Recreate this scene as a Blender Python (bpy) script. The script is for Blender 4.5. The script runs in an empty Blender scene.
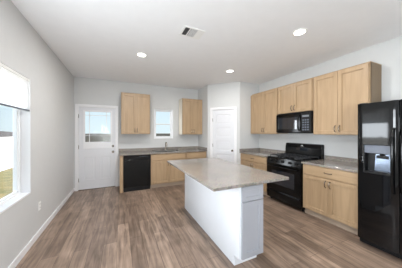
import bpy, bmesh, math, random
from mathutils import Vector, Matrix
random.seed(7)
PI = math.pi
sc = bpy.context.scene
C = sc.collection

# ------------------------------------------------------------------ camera, world, light, exposure
H = 2.74; CAMZ = 1.408; F = 176.0
YAW = math.atan((201 - 119.8) / F)
XL, XR, YB, YN = -1.0, 3.53, 5.08, -4.2
cam = bpy.data.cameras.new('camera'); cam.sensor_width = 36; cam.lens = 36 * F / 402
cam.shift_y = -1.7 / 402; cam.clip_start = 0.05; cam.clip_end = 300
co = bpy.data.objects.new('camera', cam); C.objects.link(co)
co.location = (0, 0, CAMZ); co.rotation_euler = (PI / 2, 0, -YAW); sc.camera = co

sc.view_settings.view_transform = 'Standard'; sc.view_settings.look = 'None'
sc.view_settings.gamma = 1.0; sc.view_settings.exposure = 0.06
sc.view_settings.use_curve_mapping = False
sc.cycles.use_denoising = True
sc.cycles.max_bounces = 10; sc.cycles.diffuse_bounces = 6; sc.cycles.glossy_bounces = 4
sc.cycles.sample_clamp_indirect = 6.0

w = bpy.data.worlds.new('sky'); sc.world = w; w.use_nodes = True
wn = w.node_tree.nodes; wl = w.node_tree.links
bgn = wn['Background']; stc = wn.new('ShaderNodeTexCoord'); sxyz = wn.new('ShaderNodeSeparateXYZ'); srm = wn.new('ShaderNodeValToRGB')
wl.new(stc.outputs['Generated'], sxyz.inputs[0]); wl.new(sxyz.outputs['Z'], srm.inputs[0])
se = srm.color_ramp.elements
se[0].position = 0.0; se[0].color = (.72, .86, .91, 1); se[1].position = .12; se[1].color = (.66, .83, .92, 1)
sx = se.new(.6); sx.color = (.42, .66, .93, 1)
# unseen bright bank added low toward -X for the refrigerator's window reflection
sdot = wn.new('ShaderNodeVectorMath'); sdot.operation = 'DOT_PRODUCT'; sdot.inputs[1].default_value = Vector((-1, .33, .08)).normalized()
wl.new(stc.outputs['Generated'], sdot.inputs[0])
scn = wn.new('ShaderNodeTexNoise'); scn.inputs['Scale'].default_value = 5; scn.inputs['Detail'].default_value = 5
wl.new(stc.outputs['Generated'], scn.inputs['Vector'])
sadd = wn.new('ShaderNodeMath'); sadd.operation = 'MULTIPLY_ADD'; sadd.inputs[1].default_value = .12
wl.new(scn.outputs['Fac'], sadd.inputs[0]); wl.new(sdot.outputs['Value'], sadd.inputs[2])
sc_r = wn.new('ShaderNodeMapRange'); sc_r.interpolation_type = 'SMOOTHSTEP'
sc_r.inputs['From Min'].default_value = .90; sc_r.inputs['From Max'].default_value = 1.02
wl.new(sadd.outputs[0], sc_r.inputs['Value'])
smix = wn.new('ShaderNodeMixRGB'); smix.inputs[2].default_value = (12.5, 13.4, 14.2, 1)
wl.new(sc_r.outputs['Result'], smix.inputs[0]); wl.new(srm.outputs[0], smix.inputs[1])
wl.new(smix.outputs[0], bgn.inputs[0]); bgn.inputs[1].default_value = 1.05

sl = bpy.data.lights.new('sun', 'SUN'); sl.energy = 14.0; sl.angle = 0.02; sl.color = (1, .95, .87)
so = bpy.data.objects.new('sun', sl); C.objects.link(so)
so.rotation_euler = Vector((1.0, 0.03, 1.1)).to_track_quat('Z', 'Y').to_euler()

def area(name, loc, direction, sx, sy, energy, color):
    l = bpy.data.lights.new(name, 'AREA'); l.shape = 'RECTANGLE'; l.size = sx; l.size_y = sy
    l.energy = energy; l.color = color
    o = bpy.data.objects.new(name, l); C.objects.link(o); o.location = loc
    o.rotation_euler = (-Vector(direction)).to_track_quat('Z', 'Y').to_euler()
    return o
# added fill lamps at two unseen windows and the unseen patio door
area('kitchen_side_window_fill', (XL - .05, 1.0, 1.36), (1, .1, 1.0), 1.6, 1.3, 40, (.88, .95, 1))
area('living_window_fill', (XL - .05, -2.3, 1.36), (1, .8, 1.1), 1.6, 1.3, 160, (.88, .95, 1))
area('patio_fill', (1.3, YN - .05, 1.1), (0, 1, 1.2), 2.3, 1.9, 22, (.92, .97, 1))

# ------------------------------------------------------------------ materials
def srgb(r, g, b):
    f = lambda c: (c / 255 / 12.92) if c / 255 <= .04045 else ((c / 255 + .055) / 1.055) ** 2.4
    return (f(r), f(g), f(b), 1)

def base_mat(name):
    m = bpy.data.materials.new(name); m.use_nodes = True
    return m, m.node_tree.nodes, m.node_tree.links, m.node_tree.nodes['Principled BSDF']

def plain(name, col, rough=.5, metal=0, spec=.5, vary=.03, scale=8.0, bump=0, bscale=200):
    m, n, l, p = base_mat(name)
    tc = n.new('ShaderNodeTexCoord'); nz = n.new('ShaderNodeTexNoise'); nz.inputs['Scale'].default_value = scale
    nz.inputs['Detail'].default_value = 4
    l.new(tc.outputs['Object'], nz.inputs['Vector'])
    r = n.new('ShaderNodeValToRGB'); c = srgb(*col)
    r.color_ramp.elements[0].position = .3; r.color_ramp.elements[1].position = .7
    r.color_ramp.elements[0].color = tuple(x * (1 - vary) for x in c[:3]) + (1,)
    r.color_ramp.elements[1].color = tuple(min(1, x * (1 + vary)) for x in c[:3]) + (1,)
    l.new(nz.outputs['Fac'], r.inputs[0]); l.new(r.outputs[0], p.inputs['Base Color'])
    p.inputs['Roughness'].default_value = rough; p.inputs['Metallic'].default_value = metal
    p.inputs['Specular IOR Level'].default_value = spec
    if bump:
        nb = n.new('ShaderNodeTexNoise'); nb.inputs['Scale'].default_value = bscale
        b = n.new('ShaderNodeBump'); b.inputs['Strength'].default_value = bump; b.inputs['Distance'].default_value = .002
        l.new(tc.outputs['Object'], nb.inputs['Vector']); l.new(nb.outputs['Fac'], b.inputs['Height']); l.new(b.outputs[0], p.inputs['Normal'])
    return m

def wood(name, c1, c2, rough=.42, axis=2):
    m, n, l, p = base_mat(name)
    tc = n.new('ShaderNodeTexCoord'); mp = n.new('ShaderNodeMapping')
    s = [22, 22, 22]; s[axis] = 1.6; mp.inputs['Scale'].default_value = s
    nz = n.new('ShaderNodeTexNoise'); nz.inputs['Scale'].default_value = 1.0; nz.inputs['Detail'].default_value = 6
    nz.inputs['Distortion'].default_value = .6
    l.new(tc.outputs['Object'], mp.inputs[0]); l.new(mp.outputs[0], nz.inputs['Vector'])
    r = n.new('ShaderNodeValToRGB'); r.color_ramp.elements[0].position = .3; r.color_ramp.elements[1].position = .7
    r.color_ramp.elements[0].color = srgb(*c1); r.color_ramp.elements[1].color = srgb(*c2)
    l.new(nz.outputs['Fac'], r.inputs[0]); l.new(r.outputs[0], p.inputs['Base Color'])
    p.inputs['Roughness'].default_value = rough
    return m

def granite(name, dark, mid, light, rough=.12):
    m, n, l, p = base_mat(name)
    tc = n.new('ShaderNodeTexCoord')
    a = n.new('ShaderNodeTexNoise'); a.inputs['Scale'].default_value = 70; a.inputs['Detail'].default_value = 8; a.inputs['Roughness'].default_value = .75
    v = n.new('ShaderNodeTexVoronoi'); v.inputs['Scale'].default_value = 95
    l.new(tc.outputs['Object'], a.inputs['Vector']); l.new(tc.outputs['Object'], v.inputs['Vector'])
    r = n.new('ShaderNodeValToRGB'); e = r.color_ramp.elements
    e[0].position = .36; e[0].color = srgb(*dark); e[1].position = .5; e[1].color = srgb(*mid)
    x = e.new(.64); x.color = srgb(*light)
    l.new(a.outputs['Fac'], r.inputs[0])
    mx = n.new('ShaderNodeMixRGB'); mx.blend_type = 'MULTIPLY'; mx.inputs[0].default_value = .22
    l.new(r.outputs[0], mx.inputs[1]); l.new(v.outputs['Color'], mx.inputs[2])
    bl = n.new('ShaderNodeTexNoise'); bl.inputs['Scale'].default_value = 5; bl.inputs['Detail'].default_value = 3
    l.new(tc.outputs['Object'], bl.inputs['Vector'])
    r2 = n.new('ShaderNodeValToRGB'); r2.color_ramp.elements[0].position = .35; r2.color_ramp.elements[1].position = .65
    r2.color_ramp.elements[0].color = (.92, .92, .93, 1); r2.color_ramp.elements[1].color = (1.07, 1.06, 1.04, 1)
    l.new(bl.outputs['Fac'], r2.inputs[0])
    m2 = n.new('ShaderNodeMixRGB'); m2.blend_type = 'MULTIPLY'; m2.inputs[0].default_value = 1
    l.new(mx.outputs[0], m2.inputs[1]); l.new(r2.outputs[0], m2.inputs[2]); l.new(m2.outputs[0], p.inputs['Base Color'])
    p.inputs['Roughness'].default_value = rough
    return m

def plank_floor():
    m, n, l, p = base_mat('vinyl_planks')
    tc = n.new('ShaderNodeTexCoord'); mp = n.new('ShaderNodeMapping')
    mp.inputs['Rotation'].default_value = (0, 0, PI / 2); mp.inputs['Location'].default_value = (.07, .03, 0)
    br = n.new('ShaderNodeTexBrick'); br.offset = .37; br.inputs['Scale'].default_value = 1
    br.inputs['Brick Width'].default_value = 1.22; br.inputs['Row Height'].default_value = .152
    br.inputs['Mortar Size'].default_value = .0022; br.inputs['Mortar Smooth'].default_value = .3
    br.inputs['Color1'].default_value = srgb(156, 135, 119); br.inputs['Color2'].default_value = srgb(124, 106, 93)
    br.inputs['Mortar'].default_value = srgb(92, 78, 68)
    l.new(tc.outputs['Object'], mp.inputs[0]); l.new(mp.outputs[0], br.inputs['Vector'])
    g = n.new('ShaderNodeTexNoise'); gm = n.new('ShaderNodeMapping'); gm.inputs['Scale'].default_value = (16, 1.6, 1)
    g.inputs['Scale'].default_value = 1.5; g.inputs['Detail'].default_value = 7; g.inputs['Distortion'].default_value = .8
    l.new(tc.outputs['Object'], gm.inputs[0]); l.new(gm.outputs[0], g.inputs['Vector'])
    r = n.new('ShaderNodeValToRGB'); r.color_ramp.elements[0].position = .3; r.color_ramp.elements[1].position = .72
    r.color_ramp.elements[0].color = (.58, .56, .54, 1); r.color_ramp.elements[1].color = (1.38, 1.37, 1.36, 1)
    l.new(g.outputs['Fac'], r.inputs[0])
    b = n.new('ShaderNodeTexNoise'); b.inputs['Scale'].default_value = 4.5; b.inputs['Detail'].default_value = 5
    l.new(tc.outputs['Object'], b.inputs['Vector'])
    rb = n.new('ShaderNodeValToRGB'); rb.color_ramp.elements[0].position = .35; rb.color_ramp.elements[1].position = .65
    rb.color_ramp.elements[0].color = (.86, .86, .86, 1); rb.color_ramp.elements[1].color = (1.12, 1.12, 1.12, 1)
    l.new(b.outputs['Fac'], rb.inputs[0])
    m1 = n.new('ShaderNodeMixRGB'); m1.blend_type = 'MULTIPLY'; m1.inputs[0].default_value = 1
    m2 = n.new('ShaderNodeMixRGB'); m2.blend_type = 'MULTIPLY'; m2.inputs[0].default_value = 1
    l.new(br.outputs['Color'], m1.inputs[1]); l.new(r.outputs[0], m1.inputs[2])
    l.new(m1.outputs[0], m2.inputs[1]); l.new(rb.outputs[0], m2.inputs[2])
    l.new(m2.outputs[0], p.inputs['Base Color'])
    p.inputs['Roughness'].default_value = .36
    bp = n.new('ShaderNodeBump'); bp.inputs['Strength'].default_value = .25; bp.inputs['Distance'].default_value = .002
    l.new(g.outputs['Fac'], bp.inputs['Height']); l.new(bp.outputs[0], p.inputs['Normal'])
    return m

def glass_mat(name, tint=(1, 1, 1, 1), refl=.08):
    m = bpy.data.materials.new(name); m.use_nodes = True; n = m.node_tree.nodes; l = m.node_tree.links; n.clear()
    o = n.new('ShaderNodeOutputMaterial'); t = n.new('ShaderNodeBsdfTransparent'); g = n.new('ShaderNodeBsdfGlossy')
    t.inputs[0].default_value = tint; g.inputs['Roughness'].default_value = .02
    mx = n.new('ShaderNodeMixShader'); fr = n.new('ShaderNodeLayerWeight')
    pw = n.new('ShaderNodeMath'); pw.operation = 'POWER'; pw.inputs[1].default_value = 5
    ma = n.new('ShaderNodeMath'); ma.operation = 'MULTIPLY_ADD'; ma.inputs[1].default_value = .5; ma.inputs[2].default_value = .006
    l.new(fr.outputs['Facing'], pw.inputs[0]); l.new(pw.outputs[0], ma.inputs[0]); l.new(ma.outputs[0], mx.inputs[0]); l.new(t.outputs[0], mx.inputs[1]); l.new(g.outputs[0], mx.inputs[2]); l.new(mx.outputs[0], o.inputs[0])
    return m

def emit_mat(name, col, s):
    m, n, l, p = base_mat(name)
    p.inputs['Base Color'].default_value = srgb(250, 250, 245); p.inputs['Emission Color'].default_value = col
    p.inputs['Emission Strength'].default_value = s
    return m

def shade_mat():
    m = bpy.data.materials.new('shade_fabric'); m.use_nodes = True; n = m.node_tree.nodes; l = m.node_tree.links; n.clear()
    o = n.new('ShaderNodeOutputMaterial'); d = n.new('ShaderNodeBsdfDiffuse'); t = n.new('ShaderNodeBsdfTranslucent')
    tc = n.new('ShaderNodeTexCoord'); wv = n.new('ShaderNodeTexNoise'); wv.inputs['Scale'].default_value = 40
    r = n.new('ShaderNodeValToRGB'); r.color_ramp.elements[0].color = srgb(249, 249, 249); r.color_ramp.elements[1].color = srgb(253, 253, 252)
    l.new(tc.outputs['Object'], wv.inputs['Vector']); l.new(wv.outputs['Fac'], r.inputs[0]); l.new(r.outputs[0], d.inputs[0])
    t.inputs[0].default_value = srgb(250, 251, 252)
    mx = n.new('ShaderNodeMixShader'); mx.inputs[0].default_value = .6
    l.new(d.outputs[0], mx.inputs[1]); l.new(t.outputs[0], mx.inputs[2]); l.new(mx.outputs[0], o.inputs[0])
    return m

M = dict(
    wall=plain('wall_paint', (207, 208, 208), .75, vary=.01, bump=.12, bscale=160),
    ceil=plain('ceiling_paint', (243, 244, 246), .85, vary=.01, bump=.25, bscale=120),
    trim=plain('white_trim_paint', (234, 234, 236), .35, vary=.01),
    door=plain('white_door_paint', (222, 223, 227), .4, vary=.01),
    floor=plank_floor(),
    maple=wood('maple_wood', (164, 138, 107), (181, 154, 122)),
    maple_h=wood('maple_wood_horizontal', (164, 138, 107), (181, 154, 122), axis=0),
    end_wood=wood('dark_end_wood', (116, 95, 68), (132, 110, 82)),  # end panels coloured darker than the cabinet fronts
    reflection_plate=plain('recess_reflection', (138, 150, 168), .2, .8),
    window_glow=plain('window_glow_wood', (232, 222, 205), .25, vary=.02),  # end panel coloured pale for the back window's glow on it
    toe=plain('toe_kick_board', (176, 158, 140), .6),
    granite=granite('speckled_granite', (92, 88, 84), (148, 141, 134), (182, 175, 167)),
    white_cab=plain('white_cabinet_paint', (232, 235, 240), .38, vary=.01),
    black=plain('black_enamel', (8, 9, 10), .12, vary=.1, spec=.35),
    blackm=plain('black_plastic', (14, 14, 16), .42, vary=.1, spec=.35),
    fridge=plain('gloss_black_panel', (7, 8, 10), .05, vary=.05, spec=.5),
    iron=plain('cast_iron', (40, 41, 44), .4, vary=.2, scale=60, bump=.3),
    dglass=plain('dark_glass', (36, 41, 48), .04, spec=.9),
    steel=plain('brushed_steel', (190, 190, 188), .28, 1.0, vary=.05, scale=40),
    nickel=plain('dark_nickel', (150, 142, 132), .25, 1.0, vary=.05),
    grey=plain('grey_plastic', (92, 98, 110), .3, vary=.04),
    silver=plain('silver_badge', (200, 202, 205), .25, .9),
    white=plain('white_plastic', (240, 240, 238), .4, vary=.01),
    slot=plain('outlet_slot_black', (30, 30, 30), .6),
    duct=plain('duct_dark_grey', (66, 66, 68), .7),
    louver=plain('louver_grey_white', (214, 215, 216), .5, vary=.01),
    vinyl=plain('white_vinyl', (238, 240, 242), .4, vary=.01),
    cedar=wood('weathered_fence_boards', (112, 106, 102), (138, 130, 124), .8),
    island_front=plain('island_front_grey', (166, 168, 175), .38, vary=.01),  # island door and drawer coloured greyer than its side panel
    recess=plain('dark_silver_recess', (84, 90, 100), .16, .85, vary=.05),
    glass=glass_mat('window_glass'),
    shade=shade_mat(),
    lens=emit_mat('lamp_lens', (1, .97, .92, 1), 9),
    led=plain('display_grey', (120, 126, 134), .3),
    siding=plain('house_siding', (95, 92, 88), .8),
    shingle=plain('roof_shingles', (62, 58, 58), .9, vary=.15, scale=14),
)
def grass_mat():
    m, n, l, p = base_mat('dry_grass'); tc = n.new('ShaderNodeTexCoord')
    a = n.new('ShaderNodeTexNoise'); a.inputs['Scale'].default_value = 3.0; a.inputs['Detail'].default_value = 9
    l.new(tc.outputs['Object'], a.inputs['Vector'])
    r = n.new('ShaderNodeValToRGB'); e = r.color_ramp.elements
    e[0].position = .35; e[0].color = srgb(64, 70, 36); e[1].position = .65; e[1].color = srgb(112, 100, 68)
    l.new(a.outputs['Fac'], r.inputs[0]); l.new(r.outputs[0], p.inputs['Base Color']); p.inputs['Roughness'].default_value = .9
    return m
M['grass'] = grass_mat()

# ------------------------------------------------------------------ mesh helpers
class MB:
    def __init__(s): s.bm = bmesh.new()
    def box(s, x0, x1, y0, y1, z0, z1, bev=0, seg=2, mat=None):
        x0, x1 = sorted((x0, x1)); y0, y1 = sorted((y0, y1)); z0, z1 = sorted((z0, z1))
        t = bmesh.new()
        bmesh.ops.create_cube(t, size=1)
        for v in t.verts:
            v.co = Vector(((x0 + x1) / 2 + v.co.x * (x1 - x0), (y0 + y1) / 2 + v.co.y * (y1 - y0), (z0 + z1) / 2 + v.co.z * (z1 - z0)))
        if bev:
            bmesh.ops.bevel(t, geom=t.edges[:], offset=min(bev, .45 * min(x1 - x0, y1 - y0, z1 - z0)), segments=seg, profile=.5, affect='EDGES')
        if mat is not None: bmesh.ops.transform(t, matrix=mat, verts=t.verts[:])
        s._join(t); return s
    def _join(s, t):
        me = bpy.data.meshes.new('tmp'); t.to_mesh(me); t.free(); s.bm.from_mesh(me); bpy.data.meshes.remove(me)
    def cyl(s, p0, p1, r, r2=None, seg=20):
        p0, p1 = Vector(p0), Vector(p1); d = p1 - p0; t = bmesh.new()
        bmesh.ops.create_cone(t, cap_ends=True, segments=seg, radius1=r, radius2=r if r2 is None else r2, depth=d.length)
        q = d.to_track_quat('Z', 'Y').to_matrix().to_4x4()
        bmesh.ops.transform(t, matrix=Matrix.Translation((p0 + p1) / 2) @ q, verts=t.verts[:])
        s._join(t); return s
    def tube(s, pts, r, seg=12):
        pts = [Vector(p) for p in pts]; t = bmesh.new(); rings = []
        up = None
        for i, p in enumerate(pts):
            d = (pts[min(i + 1, len(pts) - 1)] - pts[max(i - 1, 0)]).normalized()
            if up is None:
                up = Vector((0, 0, 1)) if abs(d.z) < .9 else Vector((1, 0, 0))
            a = d.cross(up).normalized(); b = a.cross(d).normalized(); up = b
            rr = r[i] if isinstance(r, (list, tuple)) else r
            rings.append([t.verts.new(p + (a * math.cos(k * 2 * PI / seg) + b * math.sin(k * 2 * PI / seg)) * rr) for k in range(seg)])
        for i in range(len(rings) - 1):
            for k in range(seg):
                t.faces.new((rings[i][k], rings[i][(k + 1) % seg], rings[i + 1][(k + 1) % seg], rings[i + 1][k]))
        t.faces.new(rings[0][::-1]); t.faces.new(rings[-1]); bmesh.ops.recalc_face_normals(t, faces=t.faces[:])
        s._join(t); return s
    def lathe(s, prof, c=(0, 0, 0), axis='Z', seg=32):
        t = bmesh.new(); rings = []
        for r, h in prof:
            ring = []
            for k in range(seg):
                a = 2 * PI * k / seg; x, y = r * math.cos(a), r * math.sin(a)
                co = (x, y, h) if axis == 'Z' else ((x, h, y) if axis == 'Y' else (h, x, y))
                ring.append(t.verts.new(Vector(co) + Vector(c)))
            rings.append(ring)
        for i in range(len(rings) - 1):
            for k in range(seg):
                t.faces.new((rings[i][k], rings[i][(k + 1) % seg], rings[i + 1][(k + 1) % seg], rings[i + 1][k]))
        t.faces.new(rings[0][::-1]); t.faces.new(rings[-1]); bmesh.ops.recalc_face_normals(t, faces=t.faces[:])
        s._join(t); return s
    def prism(s, poly, y0, y1, plane='XZ'):
        t = bmesh.new()
        f = (lambda a, b, y: (a, y, b)) if plane == 'XZ' else ((lambda a, b, y: (y, a, b)) if plane == 'YZ' else (lambda a, b, y: (a, b, y)))
        A = [t.verts.new(f(a, b, y0)) for a, b in poly]; B = [t.verts.new(f(a, b, y1)) for a, b in poly]
        t.faces.new(A); t.faces.new(B[::-1]); n = len(poly)
        for i in range(n): t.faces.new((A[i], B[i], B[(i + 1) % n], A[(i + 1) % n]))
        bmesh.ops.recalc_face_normals(t, faces=t.faces[:]); s._join(t); return s
    def panel(s, x0, x1, z0, z1, yf, t=.02, rail=.057, rec=.012, ch=.004, holes=None):
        """slab whose front (towards -Y) at y=yf has one or more recessed panels (x0,x1,z0,z1)"""
        holes = holes or [(x0 + rail, x1 - rail, z0 + rail, z1 - rail)]
        xs = sorted({x0, x1, *[v for h in holes for v in h[:2]]}); zs = sorted({z0, z1, *[v for h in holes for v in h[2:]]})
        tb = bmesh.new()
        inside = lambda cx, cz: any(h[0] < cx < h[1] and h[2] < cz < h[3] for h in holes)
        for i in range(len(xs) - 1):
            for j in range(len(zs) - 1):
                if not inside((xs[i] + xs[i + 1]) / 2, (zs[j] + zs[j + 1]) / 2):
                    tb.faces.new([tb.verts.new((a, yf, b)) for a, b in ((xs[i], zs[j]), (xs[i + 1], zs[j]), (xs[i + 1], zs[j + 1]), (xs[i], zs[j + 1]))])
        for h in holes:
            o = [(h[0], yf, h[2]), (h[1], yf, h[2]), (h[1], yf, h[3]), (h[0], yf, h[3])]
            n_ = [(h[0] + ch, yf + rec, h[2] + ch), (h[1] - ch, yf + rec, h[2] + ch), (h[1] - ch, yf + rec, h[3] - ch), (h[0] + ch, yf + rec, h[3] - ch)]
            for k in range(4):
                tb.faces.new([tb.verts.new(v) for v in (o[k], o[(k + 1) % 4], n_[(k + 1) % 4], n_[k])])
            tb.faces.new([tb.verts.new(v) for v in n_])
        q = [(x0, z0), (x1, z0), (x1, z1), (x0, z1)]
        for k in range(4):
            a, b = q[k], q[(k + 1) % 4]
            tb.faces.new([tb.verts.new(v) for v in ((a[0], yf, a[1]), (a[0], yf + t, a[1]), (b[0], yf + t, b[1]), (b[0], yf, b[1]))])
        tb.faces.new([tb.verts.new((a, yf + t, b)) for a, b in q[::-1]])
        bmesh.ops.remove_doubles(tb, verts=tb.verts[:], dist=1e-6)
        bmesh.ops.recalc_face_normals(tb, faces=tb.faces[:])
        s._join(tb); return s
    def build(s, name, mat, parent=None, smooth=False, **props):
        me = bpy.data.meshes.new(name); s.bm.to_mesh(me); s.bm.free()
        me.materials.append(M[mat] if isinstance(mat, str) else mat)
        if smooth:
            for p in me.polygons: p.use_smooth = True
            try: me.set_sharp_from_angle(angle=math.radians(38))
            except Exception: pass
        o = bpy.data.objects.new(name, me); C.objects.link(o)
        if parent is not None: o.parent = parent
        for k, v in props.items(): o[k] = v
        return o

def thing(name, label, cat, loc=(0, 0, 0), rz=0, group=None):
    o = bpy.data.objects.new(name, None); C.objects.link(o); o.empty_display_size = .1
    o.location = loc; o.rotation_euler = (0, 0, rz); o['label'] = label; o['category'] = cat
    if group: o['group'] = group
    return o
def tag(o, label, cat, group=None):
    o['label'] = label; o['category'] = cat
    if group: o['group'] = group
    return o
def copy_tree(o, parent=None):
    c = o.copy(); C.objects.link(c)
    if parent is not None: c.parent = parent
    for ch in list(o.children): copy_tree(ch, c)
    return c
def structure(o): o['kind'] = 'structure'; return o

def wall_with_holes(name, mat, a, b, thick, holes, z0=0, z1=H):
    """vertical wall from a to b (XY); thickness goes to the right-hand side of a->b; holes are (s0,s1,z0,z1) along it"""
    a, b = Vector((a[0], a[1])), Vector((b[0], b[1])); d = (b - a); L = d.length; d.normalize()
    ang = math.atan2(d.y, d.x)
    mtx = Matrix.Translation((a.x, a.y, 0)) @ Matrix.Rotation(ang, 4, 'Z')
    xs = sorted({0, L, *[v for h in holes for v in h[:2]]}); zs = sorted({z0, z1, *[v for h in holes for v in h[2:]]})
    m = MB(); ins = lambda cx, cz: any(h[0] < cx < h[1] and h[2] < cz < h[3] for h in holes)
    for i in range(len(xs) - 1):
        run = None
        for j in range(len(zs) - 1):
            solid = not ins((xs[i] + xs[i + 1]) / 2, (zs[j] + zs[j + 1]) / 2)
            if solid: run = [zs[j] if run is None else run[0], zs[j + 1]]
            if (not solid or j == len(zs) - 2) and run:
                m.box(xs[i], xs[i + 1], -thick, 0, run[0], run[1], mat=mtx); run = None
    return structure(m.build(name, mat))

# ------------------------------------------------------------------ room shell
WT = .15
structure(MB().box(XL - WT, XR + WT, YN - WT, YB + WT, -.1, 0).build('floor', 'floor'))
structure(MB().box(XL - WT, XR + WT, YN - WT, YB + WT, H, H + .1).build('ceiling', 'ceil'))
# left wall: interior face x=XL ; travelling +Y, the right-hand side is +X -> travel -Y so that thickness goes to -X
W1 = (2.16, 2.85, .655, 2.06)
W2, W3 = (.15, 1.85, .655, 2.06), (-3.15, -1.45, .655, 2.06)  # both out of view, added to let light in
Lh = lambda wv: (YB - wv[1], YB - wv[0], wv[2], wv[3])
wall_with_holes('wall_left', 'wall', (XL, YB), (XL, YN), WT, [Lh(W1), Lh(W2), Lh(W3)])
DX0, DX1, DZ = -.912, -.098, 2.035      # back door opening
BW = (.879, 1.432, 1.225, 2.08)          # back window
# back wall: thickness to +Y -> travel -X
wall_with_holes('wall_back', 'wall', (XR + WT, YB), (XL - WT, YB), WT,
                [(XR + WT - DX1, XR + WT - DX0, 0, DZ), (XR + WT - BW[1], XR + WT - BW[0], BW[2], BW[3])])
structure(MB().box(XR, XR + WT, YN, YB, 0, H).build('wall_right', 'wall'))
PD = (0.15, 3.75 - 1.3)
wall_with_holes('wall_near', 'wall', (XL - WT, YN), (XR + WT, YN), WT, [(WT + 1.1, WT + 3.5, 0, 2.1)])
# corner pantry
PX, PY, QX, QY = 2.24, 4.41, 2.87, 3.78
structure(MB().box(PX, PX + .1, PY, YB, 0, H).build('wall_pantry_side', 'wall'))
structure(MB().box(QX, XR, QY, QY + .1, 0, H).build('wall_pantry_front', 'wall'))
DL = math.hypot(QX - PX, QY - PY); DM = DL / 2; DWH = .308
# diagonal: interior face towards the room (-x,-y); travelling Q->P the right-hand side is the pantry interior
wall_with_holes('wall_pantry_diagonal', 'wall', (QX, QY), (PX, PY), .1, [(DM - DWH, DM + DWH, 0, 2.035)])

# baseboards
def bboard(name, x0, x1, y0, y1):
    m = MB(); m.box(x0, x1, y0, y1, 0, .082, .004); return structure(m.build(name, 'trim'))
bboard('baseboard_left', XL, XL + .014, YN, YB)
bboard('baseboard_back', XL + .014, DX0 - .06, YB - .014, YB)
bboard('baseboard_right', XR - .014, XR, YN, .2)
bboard('baseboard_near', XL + .014, .1 - .15, YN, YN + .014)

# ------------------------------------------------------------------ windows
def window_frame(name, root, w_, h_, y0, meet=True, fr=.042, frm='vinyl'):
    """in the local frame: x across 0..w, z up 0..h, y outwards"""
    m = MB()
    m.box(0, fr, y0, y0 + .06, 0, h_, .004).box(w_ - fr, w_, y0, y0 + .06, 0, h_, .004)
    m.box(fr, w_ - fr, y0, y0 + .06, 0, fr, .004).box(fr, w_ - fr, y0, y0 + .06, h_ - fr, h_, .004)
    m.build('window_frame', frm, root)
    if not meet:
        MB().box(fr - .001, fr + .018, y0 + .012, y0 + .04, fr, h_ - fr, .003).box(w_ - fr - .018, w_ - fr + .001, y0 + .012, y0 + .04, fr, h_ - fr, .003).box(fr, w_ - fr, y0 + .012, y0 + .04, fr, fr + .02, .003).box(fr, w_ - fr, y0 + .012, y0 + .04, h_ - fr - .02, h_ - fr, .003).build('window_sash', frm, root)
        MB().box(fr + .01, w_ - fr - .01, y0 + .024, y0 + .028, fr + .01, h_ - fr - .01).build('window_pane', 'glass', root)
        return
    s = MB(); sr = .028; mz = h_ * .49
    for a, b, yy in ((fr, mz + .015, y0 + .01), (mz - .015, h_ - fr, y0 + .032)):
        s.box(fr, fr + sr, yy, yy + .02, a, b, .003).box(w_ - fr - sr, w_ - fr, yy, yy + .02, a, b, .003)
        s.box(fr, w_ - fr, yy, yy + .02, a, a + sr, .003).box(fr, w_ - fr, yy, yy + .02, b - sr, b, .003)
    s.build('window_sash', frm, root)
    g = MB().box(fr + .01, w_ - fr - .01, y0 + .022, y0 + .026, fr, mz, 0).box(fr + .01, w_ - fr - .01, y0 + .042, y0 + .046, mz, h_ - fr, 0)
    g.build('window_pane', 'glass', root)
def reveal(root, w_, h_, d, sill_out=0):
    m = MB(); t = .002
    m.box(0, t, 0.0, d, 0, h_).box(w_ - t, w_, 0, d, 0, h_).box(t, w_ - t, 0, d, h_ - t, h_)
    m.build('window_reveal', 'trim', root)
    MB().box(-sill_out, w_ + sill_out, -sill_out * .6 - .004, d, 0, .018, .003).build('window_sill', 'trim', root)
def window(name, loc, rz, w_, h_, y0, out=0.0, meet=True):
    r = bpy.data.objects.new(name, None); C.objects.link(r); r.location = loc; r.rotation_euler = (0, 0, rz); r['kind'] = 'structure'
    window_frame(name, r, w_, h_, y0, meet); reveal(r, w_, h_, y0, out); return r
# left wall windows: local x -> +Y, local y (outwards) -> -X : rotation +90
for i, wv in enumerate((W1, W2, W3)):
    window('window_%d' % (i + 1), (XL, wv[0], wv[2]), PI / 2, wv[1] - wv[0], wv[3] - wv[2], .085, meet=False)
window('window_4', (BW[0], YB, BW[2]), 0, BW[1] - BW[0], BW[3] - BW[2], .05)

# cellular shade on the left window (and on those out of frame behind the camera)
def shade(label, wv, grp):
    wd = wv[1] - wv[0] - .006
    r = thing('window_shade', label, 'window shade', (XL - .024, wv[0] + .003, 1.664), 0, grp)
    hh = wv[3] - 1.664 - .003
    MB().box(-.012, .02, 0, wd, hh - .03, hh, .004).build('headrail', 'white', r)
    n = 18; z0_, z1_ = .018, hh - .03; st = (z1_ - z0_) / n / 2
    t = bmesh.new(); prev = None
    for k in range(2 * n + 1):
        x_ = .012 if k % 2 == 0 else .0145
        cur = (t.verts.new((x_, 0, z0_ + k * st)), t.verts.new((x_, wd, z0_ + k * st)))
        if prev: t.faces.new((prev[0], prev[1], cur[1], cur[0]))
        prev = cur
    m = MB(); m._join(t); m.build('shade_fabric', 'shade', r)
    MB().box(.0, .022, 0, wd, 0, .018, .004).build('bottom_rail', 'grey', r)
shade('white cellular shade half lowered over the left wall window', W1, None)

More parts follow.
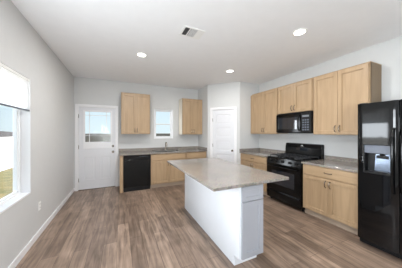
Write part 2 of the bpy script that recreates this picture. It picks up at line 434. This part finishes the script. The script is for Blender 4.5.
# unseen patio door added behind the camera to light the room (opening only with a frame and glass)
pr = bpy.data.objects.new('unseen_door_3', None); C.objects.link(pr); pr.location = (.1, YN, 0); pr['kind'] = 'structure'
m = MB()
for x0_, x1_ in ((0, .07), (1.16, 1.24), (2.33, 2.4)): m.box(x0_, x1_, -.1, -.04, 0, 2.1, .004)
m.box(.07, 2.33, -.1, -.04, 0, .09, .004).box(.07, 2.33, -.1, -.04, 2.02, 2.1, .004).build('door_frame', 'vinyl', pr)
MB().box(.07, 2.33, -.072, -.068, .09, 2.02).build('door_pane', 'glass', pr)

# ------------------------------------------------------------------ back door (door_1)
d1 = bpy.data.objects.new('door_1', None); C.objects.link(d1); d1.location = (DX0, YB, 0); d1['kind'] = 'structure'
w_ = DX1 - DX0
m = MB()       # casing
m.box(-.057, .004, -.016, 0, 0, DZ - .004, .004).box(w_ - .004, w_ + .057, -.016, 0, 0, DZ - .004, .004).box(-.057, w_ + .057, -.016, 0, DZ - .004, DZ + .053, .004)
m.build('door_casing', 'trim', d1)
m = MB()
m.box(0, .012, 0, .12, 0, DZ).box(w_ - .012, w_, 0, .12, 0, DZ).box(.012, w_ - .012, 0, .12, DZ - .012, DZ)
m.build('door_jamb', 'trim', d1)
GX0, GX1, GZ0, GZ1 = .135, .70, 1.165, 1.925      # visible glass (local)
m = MB()
yf = .012
m.panel(.014, w_ - .014, .015, .985, yf,   .04, rec=.016, ch=.006, holes=[(.12, .36, .24, .80), (.47, .70, .24, .80)])
for h in ((.15, .33, .27, .77), (.50, .67, .27, .77)): m.box(h[0] + .01, h[1] - .01, yf + .004, yf + .02, h[2] + .01, h[3] - .01, .006)
m.box(.014, GX0 - .03, yf, yf + .04, .985, DZ - .014).box(GX1 + .03, w_ - .014, yf, yf + .04, .985, DZ - .014)
m.box(GX0 - .03, GX1 + .03, yf, yf + .04, GZ1 + .03, DZ - .014).box(GX0 - .03, GX1 + .03, yf, yf + .04, .985, GZ0 - .03)
m.build('door_slab', 'door', d1)
m = MB()       # raised lite surround
f0 = .028
m.box(GX0 - f0, GX0 + .006, yf - .01, yf + .03, GZ0 - .16, GZ1 + f0, .004).box(GX1 - .006, GX1 + f0, yf - .01, yf + .03, GZ0 - .16, GZ1 + f0, .004)
m.box(GX0, GX1, yf - .01, yf + .03, GZ1 - .006, GZ1 + f0, .004).box(GX0, GX1, yf - .01, yf + .03, GZ0 - .028, GZ0 + .006, .004)
m.box(GX0, GX1, yf - .01, yf + .03, GZ0 - .16, GZ0 - .132, .004).box(GX0, GX1, yf - .004, yf + .03, GZ0 - .14, GZ0 - .02)
m.build('window_surround', 'trim', d1)
MB().box(GX0, GX1, yf + .022, yf + .026, GZ0, GZ1).build('door_pane', 'glass', d1)
m = MB()
for x_ in (GX0 + .095, GX1 - .095): m.box(x_ - .006, x_ + .006, yf + .012, yf + .020, GZ0, GZ1)
for z_ in (GZ0 + .17, GZ1 - .095): m.box(GX0, GX1, yf + .012, yf + .020, z_ - .006, z_ + .006)
m.build('muntin_bars', 'trim', d1)
kx = w_ - .062
m = MB().lathe([(.03, 0), (.03, -.006), (.012, -.01), (.012, -.035), (.026, -.045), (.028, -.06), (.018, -.07)], (kx, yf, .907), 'Y')
m.build('door_knob', 'nickel', d1, True)
m = MB().lathe([(.028, 0), (.028, -.008), (.02, -.014)], (kx, yf, 1.055), 'Y'); m.box(kx - .004, kx + .004, yf - .03, yf - .012, 1.04, 1.07, .002)
m.build('deadbolt', 'nickel', d1, True)
MB().box(.0, w_, -.005, .13, 0, .016, .003).build('threshold', 'nickel', d1)
for z_ in (.25, 1.05, 1.8): MB().cyl((.013, -.004, z_ - .045), (.013, -.004, z_ + .045), .006).build('hinge', 'nickel', d1)

# pantry door (door_2) on the diagonal; local x runs P->Q, local -y points into the room
ang = math.atan2(QY - PY, QX - PX)
d2 = bpy.data.objects.new('door_2', None); C.objects.link(d2); d2['kind'] = 'structure'
d2.location = (PX + (QX - PX) * (DM - DWH) / DL, PY + (QY - PY) * (DM - DWH) / DL, 0); d2.rotation_euler = (0, 0, ang)
w2 = 2 * DWH; dz = 2.035
m = MB()
m.box(-.057, .004, -.016, 0, 0, dz - .004, .004).box(w2 - .004, w2 + .057, -.016, 0, 0, dz - .004, .004).box(-.057, w2 + .057, -.016, 0, dz - .004, dz + .053, .004)
m.build('door_casing', 'trim', d2)
m = MB().box(0, .012, 0, .1, 0, dz).box(w2 - .012, w2, 0, .1, 0, dz).box(.012, w2 - .012, 0, .1, dz - .012, dz); m.build('door_jamb', 'trim', d2)
hs = []; zb = .2; ph = (dz - .03 - .2 - .11 - 4 * .1) / 5
for k in range(5): hs.append((.112, w2 - .112, zb + k * (ph + .1), zb + k * (ph + .1) + ph))
m = MB().panel(.014, w2 - .014, .012, dz - .015, .012, .035, rec=.016, ch=.008, holes=hs)
for h in hs: m.box(h[0] + .035, h[1] - .035, .012 + .004, .03, h[2] + .035, h[3] - .035, .006)
m.build('door_slab', 'door', d2)
m = MB().lathe([(.028, 0), (.028, -.006), (.011, -.01), (.011, -.035), (.024, -.045), (.026, -.058), (.016, -.066)], (w2 - .062, .012, .92), 'Y')
m.build('door_knob', 'nickel', d2, True)
for z_ in (.25, 1.05, 1.75): MB().cyl((.013, -.004, z_ - .045), (.013, -.004, z_ + .045), .006).build('hinge', 'nickel', d2)

# ------------------------------------------------------------------ cabinets
def pull(parent, x, z, yf, vertical=True, L=.1):
    h = L / 2; pts = []
    n = 10
    for k in range(n + 1):
        a = -1 + 2 * k / n; out = .028 * (1 - abs(a) ** 4) + .003
        p = (x, yf - out, z + a * h) if vertical else (x + a * h, yf - out, z)
        pts.append(p)
    m = MB().tube(pts, .0065, 8)
    for e in (pts[0], pts[-1]): m.cyl((e[0], yf, e[2]), (e[0], yf - .008, e[2]), .008)
    return m.build('handle', 'nickel', parent, True)

def cab_face(root, w_, z0, z1, d, doors, drawers, mat='maple', math_='maple_h', gap=.0045, dr_h=.155, pulls='low', single_hinge='left', draw_pull=True):
    """doors/drawer fronts standing proud of a face frame at local y=-d"""
    yf = -d - .02; top = z1 - .012; bot = z0 + .012
    if drawers:
        n = drawers; ww = (w_ - .024) / n
        for k in range(n):
            x0 = .012 + k * ww + gap / 2; x1 = .012 + (k + 1) * ww - gap / 2
            dr = MB().box(x0, x1, yf, yf + .019, top - dr_h + .004, top, .004).build('drawer_front', math_, root)
            if draw_pull: pull(dr, (x0 + x1) / 2, top - dr_h / 2, yf, False)
        top -= dr_h + .012
    ww = (w_ - .024) / doors
    for k in range(doors):
        x0 = .012 + k * ww + gap / 2; x1 = .012 + (k + 1) * ww - gap / 2
        dd = MB().panel(x0, x1, bot, top, yf, .019).build('door', mat, root)
        if doors == 1: hx = x1 - .03 if single_hinge == 'left' else x0 + .03
        else: hx = x1 - .03 if k % 2 == 0 else x0 + .03
        if pulls == 'low': pull(dd, hx, bot + .085, yf)
        elif pulls == 'high': pull(dd, hx, top - .085, yf)

def upper(label, loc, rz, w_, z0, z1, d=.32, grp='maple wall cabinets', left_end=False, right_end=False, lmat='end_wood'):
    r = thing('wall_cabinet', label, 'kitchen cabinet', (loc[0], loc[1], z0), rz, grp)
    h_ = z1 - z0
    MB().box(0.001, w_ - .001, -d + .001, 0, .012, h_, 0).box(0.001, w_ - .001, -d, -d + .019, 0, h_, .001).build('cabinet_box', 'maple', r)
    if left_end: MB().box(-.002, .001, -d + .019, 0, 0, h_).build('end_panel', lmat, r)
    if right_end: MB().box(w_ - .001, w_ + .002, -d + .019, 0, 0, h_).build('end_panel', 'end_wood', r)
    MB().box(-.004 if left_end else .001, w_ + (.004 if right_end else -.001), -d - .004, 0, h_, h_ + .012, .003).build('top_trim', 'maple', r)
    cab_face(r, w_, 0, h_, d, 2, 0)
    return r
R9 = -PI / 2
upper('two-door maple wall cabinet between the back door and the window', (.03, YB), 0, .69, 1.365, 2.385, left_end=True, right_end=True)
upper('two-door maple wall cabinet right of the back window beside the pantry', (1.612, YB), 0, PX - 1.612, 1.345, 2.365, left_end=True, lmat='window_glow')
upper('two-door maple wall cabinet nearest the pantry, left of the microwave', (XR, 3.70), R9, .852, 1.367, 2.40)
upper('short two-door maple wall cabinet directly above the microwave', (XR, 2.845), R9, .782, 1.803, 2.40)
upper('tall two-door maple wall cabinet between microwave and refrigerator', (XR, 2.06), R9, .808, 1.367, 2.40, right_end=True)
# filler strip beside the pantry wall
tag(MB().box(XR - .30, XR, 3.701, QY - .001, 1.367, 2.40).build('cabinet_filler', 'maple'), 'narrow maple filler strip between end wall cabinet and pantry wall', 'trim')

CT = .90; CU = CT - .03
def base_cab(label, loc, rz, w_, doors, drawers, d=.59, draw_pull=True, left_end=False, pulls='high', hollow=False):
    r = thing('base_cabinet', label, 'kitchen cabinet', (loc[0], loc[1], 0), rz, 'maple base cabinets')
    m = MB()
    if not hollow: m.box(.001, w_ - .001, -d, -.03, .105, CU - .001)
    else:
        m.box(.001, .019, -d, -.03, .105, CU - .001).box(w_ - .019, w_ - .001, -d, -.03, .105, CU - .001).box(.019, w_ - .019, -d, -.03, .105, .123)
        m.box(.019, w_ - .019, -.042, -.03, .123, CU - .001).box(.019, w_ - .019, -d, -d + .018, .123, CU - .001)
    m.build('cabinet_box', 'maple', r)
    MB().box(.001, w_ - .001, -d + .055, -d + .07, 0, .105).build('toe_kick', 'toe', r)
    cab_face(r, w_, .105, CU - .001, d, doors, drawers, draw_pull=draw_pull, pulls=pulls)
    return r
D = .60
# back run
r = thing('end_panel', 'narrow maple end panel left of the dishwasher', 'cabinet panel', (-.004, YB, 0))
MB().box(0, .075, -D - .0, 0, 0, CU - .001, .002).build('panel_board', 'maple', r)
base_cab('two-door maple sink base cabinet right of the dishwasher', (.697, YB), 0, .92, 2, 1, D, draw_pull=False, hollow=True)
base_cab('maple base cabinet with drawer in the back corner by the pantry', (1.619, YB), 0, PX - 1.621, 1, 1, D, draw_pull=False)
# right run
BD = .63
base_cab('maple base cabinet between the pantry corner and the range', (XR, QY - .002), R9, QY - 2.850, 2, 1, BD, draw_pull=True)
base_cab('two-door maple base cabinet with wide drawer beside the refrigerator', (XR, 2.042), R9, .832, 2, 1, BD)

# countertops
def counter(name, label, pieces, splash, grp=None):
    m = MB()
    for p in pieces: m.box(*p, CU, CT, .003)
    o = m.build(name, 'granite'); tag(o, label, 'countertop', grp)
    m = MB()
    for p in splash: m.box(*p, CT + .0005, CT + .075, .003)
    b = m.build('backsplash', 'granite', o)
    return o
ce = YB - D - .045
sx0, sx1, sy0, sy1 = .80, 1.50, YB - .52, YB - .12
counter('countertop', 'long granite countertop on the back wall with sink',
        [(-.025, sx0, ce, YB), (sx1, PX - .001, ce, YB), (sx0, sx1, ce, sy0), (sx0, sx1, sy1, YB)],
        [(-.025, PX - .001, YB - .02, YB), (PX - .021, PX - .001, ce, YB - .0205)])
ct_edge = XR - BD - .045
counter('countertop', 'granite countertop between the pantry wall and the range',
        [(ct_edge, XR, 2.849, QY - .001)], [(XR - .02, XR, 2.849, QY - .0215), (ct_edge, XR, QY - .021, QY - .001)])
counter('countertop', 'granite countertop between the range and the refrigerator',
        [(ct_edge, XR, 1.215, 2.043)], [(XR - .02, XR, 1.215, 2.043)])

# sink and faucet
s = MB(); t = .004
s.box(sx0 + .002, sx1 - .002, sy0 + .002, sy1 - .002, CT - .20, CT - .196).box(sx0 + .002, sx0 + .006, sy0 + .002, sy1 - .002, CT - .2, CT - .012)
s.box(sx1 - .006, sx1 - .002, sy0 + .002, sy1 - .002, CT - .2, CT - .012).box(sx0 + .002, sx1 - .002, sy0 + .002, sy0 + .006, CT - .2, CT - .012)
s.box(sx0 + .002, sx1 - .002, sy1 - .006, sy1 - .002, CT - .2, CT - .012).box(1.146, 1.154, sy0 + .006, sy1 - .006, CT - .196, CT - .05)
tag(s.build('kitchen_sink', 'steel'), 'steel double bowl sink set into the back countertop', 'sink')
fx, fy = 1.19, YB - .075
r = thing('faucet', 'dark metal gooseneck faucet behind the sink under the window', 'faucet', (fx, fy, CT + .001))
MB().lathe([(.03, 0), (.03, .008), (.02, .014), (.018, .07), (.014, .075)], (0, 0, 0)).build('faucet_base', 'nickel', r, True)
pts = [(0, 0, .05), (0, 0, .15)] + [(0, -.075 + .075 * math.cos(a * PI / 10), .15 + .075 * math.sin(a * PI / 10)) for a in range(1, 10)] + [(0, -.15, .13), (0, -.152, .105)]
MB().tube(pts, .011, 12).build('spout', 'nickel', r, True)
MB().tube([(.015, 0, .05), (.04, 0, .06), (.08, -.005, .085)], .006, 8).build('faucet_handle', 'nickel', r, True)

# ------------------------------------------------------------------ dishwasher
r = thing('dishwasher', 'black dishwasher under the back countertop beside the white door', 'dishwasher', (.074, YB, 0))
dw = .62; dy = -D - .005
MB().box(0.004, dw - .004, dy + .03, -.02, .03, CU - .004).build('body', 'blackm', r)
MB().box(.004, dw - .004, dy - .018, dy + .028, .115, CU - .115, .006).build('door', 'black', r)
m = MB().box(.004, dw - .004, dy - .018, dy + .028, CU - .112, CU - .008, .006).build('control_panel', 'black', r)
k = MB()
for i in range(6): k.box(.34 + i * .035, .36 + i * .035, dy - .0195, dy - .017, CU - .05, CU - .04, .001)
k.build('buttons', 'grey', m)
MB().box(.14, .48, dy - .03, dy - .016, CU - .118, CU - .1, .005).build('handle', 'black', r)
MB().box(.01, dw - .01, dy + .035, dy + .05, .0, .11).build('kick_plate', 'blackm', r)

# ------------------------------------------------------------------ gas range (local: x across, -y front)
RW = .79
r = thing('gas_range', 'black gas range standing between two granite countertops', 'range', (XR - .005, 2.843, 0), R9)
fy_ = -.645
MB().box(.002, RW - .002, fy_ + .04, -.01, .04, .885).build('body', 'black', r)
for x_ in (.04, RW - .04):
    for y_ in (fy_ + .09, -.06): MB().cyl((x_, y_, 0), (x_, y_, .045), .018).build('foot', 'blackm', r)
MB().box(.0, RW, fy_ + .01, -.055, .885, .905, .006).build('cooktop', 'black', r)
# control panel slanted
cp = MB().prism([(fy_ - .012, .775), (fy_ + .045, .775), (fy_ + .045, .9), (fy_ + .012, .9)], .0, RW, 'YZ').build('control_panel', 'black', r)
for i, kx in enumerate((.10, .235, .395, .555, .69)):
    kb = MB().lathe([(.024, 0), (.024, -.008), (.019, -.012), (.017, -.034), (.012, -.036)], (kx, fy_ + .001, .838), 'Y').box(kx - .003, kx + .003, fy_ - .042, fy_ - .03, .82, .856, .001)
    kb.build('knob', 'blackm', cp, True)
od = MB().panel(.006, RW - .006, .235, .77, fy_ - .012, .05, holes=[(.13, RW - .13, .36, .65)], rec=.004, ch=.004).build('oven_door', 'black', r)
MB().box(.136, RW - .136, fy_ - .010, fy_ - .0075, .366, .644).build('oven_window', 'dglass', od)
h_ = MB().tube([(.05, fy_ - .045, .725), (RW / 2, fy_ - .055, .725), (RW - .05, fy_ - .045, .725)], .012, 12)
for x_ in (.07, RW - .07): h_.box(x_ - .01, x_ + .01, fy_ - .045, fy_ - .01, .715, .735, .003)
h_.build('oven_handle', 'black', od, True)
dr = MB().box(.006, RW - .006, fy_ - .012, fy_ + .04, .06, .228, .006).build('storage_drawer', 'black', r)
MB().prism([(fy_ - .03, .205), (fy_ - .012, .195), (fy_ - .012, .222), (fy_ - .026, .222)], .03, RW - .03, 'YZ').build('drawer_handle', 'black', dr)
# backguard
bg = MB().prism([(-.065, .90), (-.095, .915), (-.085, 1.09), (-.065, 1.165), (-.035, 1.175), (-.005, 1.165), (-.005, .90)], .0, RW, 'YZ').build('backguard', 'black', r)
MB().box(.27, .52, -.0935, -.080, 1.03, 1.085, .002, mat=None).build('clock_display', 'dglass', bg)
MB().lathe([(.022, 0), (.022, -.004), (.018, -.006)], (RW / 2, -.08, 1.125), 'Y').build('badge', 'silver', bg, True)
# burners and grates
for bx, by, br in ((.19, -.20, .045), (.19, -.47, .05), (.60, -.20, .04), (.60, -.47, .055), (.395, -.335, .045)):
    b = MB().lathe([(br + .015, 0), (br + .012, .006), (br, .008), (br, .018), (br - .006, .024), (.004, .026)], (bx, by, .905)); b.build('burner', 'iron', r, True)
for gx0, gx1 in ((.03, .275), (.285, .505), (.515, .76)):
    g = MB(); y0, y1 = fy_ + .05, -.11; tk = .012; zt = .945
    for x_ in (gx0, gx1 - tk): g.box(x_, x_ + tk, y0, y1, zt - .012, zt, .002)
    for y_ in (y0, (y0 + y1) / 2 - tk / 2, y1 - tk): g.box(gx0, gx1, y_, y_ + tk, zt - .012, zt, .002)
    xm = (gx0 + gx1) / 2; g.box(xm - tk / 2, xm + tk / 2, y0, y1, zt - .010, zt + .002, .002)
    for cy_ in (y0 + (y1 - y0) * .25, y0 + (y1 - y0) * .75):
        g.box(gx0, xm - .03, cy_ - tk / 2, cy_ + tk / 2, zt - .01, zt + .004, .002).box(xm + .03, gx1, cy_ - tk / 2, cy_ + tk / 2, zt - .01, zt + .004, .002)
    for x_ in (gx0, gx1 - tk):
        for y_ in (y0, y1 - tk): g.box(x_, x_ + tk, y_, y_ + tk, .905, zt - .01, .002)
    g.build('grate', 'iron', r)

# ------------------------------------------------------------------ microwave over the range
MW = .772
r = thing('microwave', 'black over-the-range microwave mounted above the gas range', 'microwave', (XR - .002, 2.835, 1.39), R9)
my = -.385; mh = .412
MB().box(0, MW, my + .03, 0, .0, mh, .004).build('body', 'blackm', r)
dd = MB().panel(0, MW - .20, .018, mh - .03, my, .03, holes=[(.055, MW - .275, .075, mh - .09)], rec=.004, ch=.004).build('door', 'black', r)
MB().box(.06, MW - .28, my + .0015, my + .0042, .08, mh - .095).build('door_window', 'dglass', dd)
hx = MW - .225
MB().tube([(hx, my, .05), (hx, my - .03, .075), (hx, my - .042, .14), (hx, my - .045, .2), (hx, my - .042, .26), (hx, my - .03, .325), (hx, my, .35)], .011, 10).build('door_handle', 'black', dd, True)
cp = MB().box(MW - .196, MW, my, my + .03, .018, mh - .03, .004).build('control_panel', 'blackm', r)
MB().box(MW - .165, MW - .035, my - .001, my + .002, mh - .105, mh - .07).build('clock_display', 'led', cp)
k = MB()
for i in range(3):
    for j in range(5): k.box(MW - .165 + i * .047, MW - .13 + i * .047, my - .0015, my + .002, .055 + j * .045, .083 + j * .045, .001)
k.build('buttons', 'grey', cp)
v = MB()
for i in range(4): v.box(.01, MW - .01, my + .002, my + .03, mh - .028 + i * .0072, mh - .0245 + i * .0072)
v.build('vent_grille', 'blackm', r)

# ------------------------------------------------------------------ refrigerator
FW = .905; FD = .77; FH = 1.765
r = thing('refrigerator', 'black side-by-side refrigerator with ice dispenser at the right edge', 'refrigerator', (XR - .02, 1.208, 0), R9)
fb = -(XR - .02 - 2.76)          # local y of the door faces
MB().box(0.005, FW - .005, fb + .085, -.01, .03, FH - .012, .004).build('body', 'blackm', r)
def bowed(x0, x1, z0, z1, holes=None, bow=.0):
    """door slab with slightly bowed front"""
    m_ = MB(); t_ = bmesh.new(); n = 14
    xs = [x0 + (x1 - x0) * i / n for i in range(n + 1)]
    if holes:
        xs = sorted(set([round(x, 5) for x in xs] + [holes[0], holes[1]])); zs = [z0, holes[2], holes[3], z1]
    else: zs = [z0, z1]
    def yy(x):
        u = (x - x0) / (x1 - x0) * 2 - 1
        return fb + bow * u * u + (.012 if abs(u) > .999 else 0)
    for i in range(len(xs) - 1):
        for j in range(len(zs) - 1):
            if holes and holes[0] - 1e-6 < xs[i] and xs[i + 1] < holes[1] + 1e-6 and j == 1: continue
            t_.faces.new([t_.verts.new(v_) for v_ in ((xs[i], yy(xs[i]), zs[j]), (xs[i + 1], yy(xs[i + 1]), zs[j]), (xs[i + 1], yy(xs[i + 1]), zs[j + 1]), (xs[i], yy(xs[i]), zs[j + 1]))])
    for z_ in (z0, z1):
        for i in range(len(xs) - 1):
            t_.faces.new([t_.verts.new(v_) for v_ in ((xs[i], yy(xs[i]), z_), (xs[i + 1], yy(xs[i + 1]), z_), (xs[i + 1], fb + .08, z_), (xs[i], fb + .08, z_))])
    for x_ in (x0, x1):
        t_.faces.new([t_.verts.new(v_) for v_ in ((x_, yy(x_), z0), (x_, fb + .08, z0), (x_, fb + .08, z1), (x_, yy(x_), z1))])
    t_.faces.new([t_.verts.new(v_) for v_ in ((x0, fb + .08, z0), (x1, fb + .08, z0), (x1, fb + .08, z1), (x0, fb + .08, z1))])
    bmesh.ops.remove_doubles(t_, verts=t_.verts[:], dist=1e-5); bmesh.ops.recalc_face_normals(t_, faces=t_.faces[:])
    m_._join(t_); return m_
sp = .372
hol = (.062, .322, .915, 1.262)
fz = bowed(0, sp - .003, .075, FH, hol).build('freezer_door', 'fridge', r, True)
fr_ = bowed(sp + .003, FW, .075, FH).build('fridge_door', 'fridge', r, True)
# dispenser
a, b, z0, z1 = hol
m = MB()
m.box(a, a + .012, fb - .004, fb + .03, z0, z1, .002).box(b - .012, b, fb - .004, fb + .03, z0, z1, .002)
m.box(a, b, fb - .006, fb + .03, z0, z0 + .014, .002).box(a, b, fb - .004, fb + .03, z1 - .01, z1, .002)
m.build('dispenser_frame', 'blackm', fz)
MB().box(a + .012, b - .012, fb - .002, fb + .03, z1 - .105, z1 - .01, .002).build('dispenser_control_panel', 'grey', fz)
m = MB()
m.box(a + .012, b - .012, fb + .072, fb + .076, z0 + .014, z1 - .105)
m.box(a + .012, a + .016, fb + .004, fb + .074, z0 + .014, z1 - .105).box(b - .016, b - .012, fb + .004, fb + .074, z0 + .014, z1 - .105)
m.box(a + .016, b - .016, fb + .004, fb + .074, z0 + .014, z0 + .018)
m.build('dispenser_recess', 'blackm', fz)
MB().prism([(a + .085, z0 + .03), (b - .02, z0 + .03), (b - .03, z1 - .115), (a + .10, z1 - .115)], fb + .05, fb + .0715, 'XZ').build('dispenser_reflection', 'reflection_plate', fz)  # pale plate shaped as the bright reflection inside the recess
xc = (a + b) / 2 + .03
MB().lathe([(.05, 0), (.052, .004), (.045, .012), (.01, .016)], (xc, fb + .035, z0 + .018)).build('drip_tray', 'blackm', fz, True)
MB().cyl((xc, fb + .03, z1 - .105), (xc, fb + .03, z1 - .135), .022, .015).box(xc - .05, xc + .05, fb + .03, fb + .036, z1 - .165, z1 - .13, .003).build('dispenser_paddle', 'blackm', fz)
for par, x_ in ((fz, sp - .038), (fr_, sp + .038)):
    yb_ = fb
    MB().tube([(x_, yb_ + .004, .73), (x_, yb_ - .03, .755), (x_, yb_ - .05, .83), (x_, yb_ - .056, 1.085), (x_, yb_ - .05, 1.35), (x_, yb_ - .03, 1.42), (x_, yb_ + .004, 1.45)], .013, 12).build('door_handle', 'black', par, True)
g = MB().box(.01, FW - .01, fb + .03, fb + .06, .02, .072, .003)
for i in range(5): g.box(.05, FW - .05, fb + .024, fb + .032, .027 + i * .009, .031 + i * .009)
g.build('bottom_grille', 'blackm', r)
for x_ in (.05, FW - .05):
    for y_ in (fb + .09, -.06): MB().cyl((x_, y_, 0), (x_, y_, .032), .02).build('foot', 'grey', r)
for x_ in (.01, FW - .09): MB().box(x_, x_ + .08, fb + .03, fb + .13, FH - .012, FH + .012, .004).build('hinge_cover', 'blackm', r)

# ------------------------------------------------------------------ island
IX0, IX1, IY0, IY1 = 1.098, 1.402, 1.455, 3.10
r = thing('kitchen_island', 'white kitchen island cabinet with drawer and door facing the room', 'kitchen island', (IX0, IY0, 0))
iw = IX1 - IX0; il = IY1 - IY0
MB().box(.019, iw - .001, .0, il, .11, CU - .001).build('cabinet_box', 'white_cab', r)
MB().prism([(.0, .11), (0, CU - .001), (il, CU - .001), (il, 0), (.085, 0), (.085, .11)], 0, .019, 'YZ').build('side_panel', 'white_cab', r)
MB().box(.019, iw - .001, .085, .10, 0, .11).box(iw - .02, iw - .001, .1, il, 0, .11).box(.019, iw - .02, il - .018, il, 0, .11).build('toe_kick', 'white_cab', r)
dtop = CU - .018; dl = .700
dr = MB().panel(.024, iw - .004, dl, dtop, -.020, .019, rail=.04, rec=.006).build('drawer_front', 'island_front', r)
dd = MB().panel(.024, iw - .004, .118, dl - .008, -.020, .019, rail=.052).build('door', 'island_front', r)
o = MB().box(.770, 1.746, 1.395, 3.125, CU, CT, .004).build('island_countertop', 'granite')
tag(o, 'large rectangular granite slab top overhanging the white island', 'countertop')

# ------------------------------------------------------------------ ceiling fittings
def downlight_proto():
    r = thing('ceiling_light', '', 'ceiling light', (0, 0, H), 0, 'recessed ceiling lights')
    MB().lathe([(.092, 0), (.09, -.006), (.07, -.009), (.066, -.003), (.066, 0)]).build('trim_ring', 'white', r, True)
    MB().lathe([(.0655, -.001), (.06, -.005), (.03, -.0065), (.002, -.007)]).build('lamp_lens', 'lens', r, True)
    return r
spots = [(.341, 3.17, 'recessed ceiling light farthest left, toward the back door'),
         (2.172, 3.21, 'recessed ceiling light farthest back on the right, toward the pantry'),
         (2.170, 1.575, 'recessed ceiling light nearest the camera, in front of the tall wall cabinets'),
         (.341, 1.575, 'recessed ceiling light above the floor left of the island, out of view'),
         (.341, -.9, 'added unseen recessed light behind the camera, left front'),  # this and the next three are unseen, added to light the room
         (2.172, -.9, 'added unseen recessed light behind the camera, right front'),
         (.341, -2.9, 'added unseen recessed light behind the camera, left rear'),
         (2.172, -2.9, 'added unseen recessed light behind the camera, right rear')]
p0 = downlight_proto()
LE = 25
for i, (x, y, lb) in enumerate(spots):
    o = p0 if i == 0 else copy_tree(p0)
    o.location = (x, y, H); o['label'] = lb
    l = bpy.data.lights.new('downlight', 'AREA'); l.shape = 'DISK'; l.size = .13; l.energy = (26, 10, 14, 13, 4, 4, 4, 4)[i]; l.color = (1, .975, .945)
    lo = bpy.data.objects.new('downlight', l); C.objects.link(lo); lo.location = (x, y, H - .012)
# vent
r = thing('ceiling_vent', 'white rectangular ceiling air vent with grey louvers', 'air vent', (.735, 2.075, H))
vw, vl = .292, .225
MB().box(0, vw, 0, .022, -.008, 0, .002).box(0, vw, vl - .022, vl, -.008, 0, .002).box(0, .022, .022, vl - .022, -.008, 0, .002).box(vw - .022, vw, .022, vl - .022, -.008, 0, .002).box(.085, .095, .022, vl - .022, -.008, 0).box(.19, .27, .022, vl - .022, -.007, 0).build('vent_frame', 'white', r)
MB().box(.02, .2, .02, vl - .02, -.0015, -.0005).build('duct_opening', 'duct', r)
m = MB()
for i in range(8):
    x_ = .102 + i * .0115
    m.box(x_, x_ + .009, .024, vl - .024, -.007, -.0045, 0)
m.build('louvers', 'louver', r)

# ------------------------------------------------------------------ wall outlets
def outlet_proto():
    r = thing('wall_outlet', '', 'wall outlet', (0, 0, 0), 0)
    MB().box(-.035, .035, -.006, 0, -.057, .057, .003).build('cover_plate', 'white', r)
    for z_ in (-.024, .024):
        k = MB().box(-.016, .016, -.0075, -.005, z_ - .014, z_ + .014, .002).build('socket', 'white', r)
        MB().box(-.009, -.006, -.0085, -.0065, z_ - .006, z_ + .006).box(.006, .009, -.0085, -.0065, z_ - .006, z_ + .006).build('slots', 'slot', k)
    return r
p0 = outlet_proto()
for i, (loc, rz, lb) in enumerate([
        ((XL, 3.115, .40), PI / 2, 'white outlet low on the left wall beyond the window')]):
    o = p0 if i == 0 else copy_tree(p0)
    o.location = loc; o.rotation_euler = (0, 0, rz); o['label'] = lb

# ------------------------------------------------------------------ outside
GZ = -.5
g = MB().box(-60, 60, -40, 90, GZ - .1, GZ).build('ground', 'grass'); structure(g)
def fence(label, a, b, ztop, mat, board, gap, thick=.022, rails=True, post=2.4, dz=0):
    a, b = Vector(a), Vector(b); L = (b - a).length; ang = math.atan2(b.y - a.y, b.x - a.x)
    r = thing('yard_fence', label, 'fence', (a.x, a.y, GZ), ang)
    h_ = ztop - GZ; m = MB(); n = int(L / (board + gap))
    for i in range(n): m.box(i * (board + gap), i * (board + gap) + board, 0, thick, .04, h_ - .03)
    m.build('fence_boards', mat, r)
    k = 0
    while k * post <= L:
        MB().box(k * post - .05, k * post + .05, thick, thick + .1, 0, h_ + .02, .006).build('fence_post', mat, r); k += 1
    m = MB()
    for z_ in (.12, h_ / 2, h_ - .09): m.box(0, L, -.03, 0, z_ - .045, z_ + .045, .004)
    m.build('fence_rail', mat, r)
    return r
fence('white vinyl yard fence seen through the left window', (-5.2, 15.8), (-5.2, -2.0), 1.2, 'vinyl', .15, .002)
fence('weathered grey board fence seen through the back door glass', (-5.0, 16.2), (13, 16.2), 1.33, 'cedar', .14, .008)
def house(label, x, y, w_, d_, zw, zr):
    r = thing('house', label, 'house', (x, y, GZ))
    MB().box(-w_ / 2, w_ / 2, -d_ / 2, d_ / 2, 0, zw).build('house_walls', 'siding', r)
    t = bmesh.new(); o_ = .4; rl = w_ / 2 - d_ / 2 if w_ > d_ else .5
    P = [t.verts.new(v) for v in ((-w_ / 2 - o_, -d_ / 2 - o_, zw), (w_ / 2 + o_, -d_ / 2 - o_, zw), (w_ / 2 + o_, d_ / 2 + o_, zw), (-w_ / 2 - o_, d_ / 2 + o_, zw), (-rl, 0, zr), (rl, 0, zr))]
    for f in ((0, 1, 5, 4), (1, 2, 5), (2, 3, 4, 5), (3, 0, 4), (3, 2, 1, 0)): t.faces.new([P[i] for i in f])
    bmesh.ops.recalc_face_normals(t, faces=t.faces[:])
    m = MB(); m._join(t); m.build('house_roof', 'shingle', r)
house('low brown-roofed house far beyond the white vinyl fence', -19, 40, 12, 9, 1.2, 2.1)
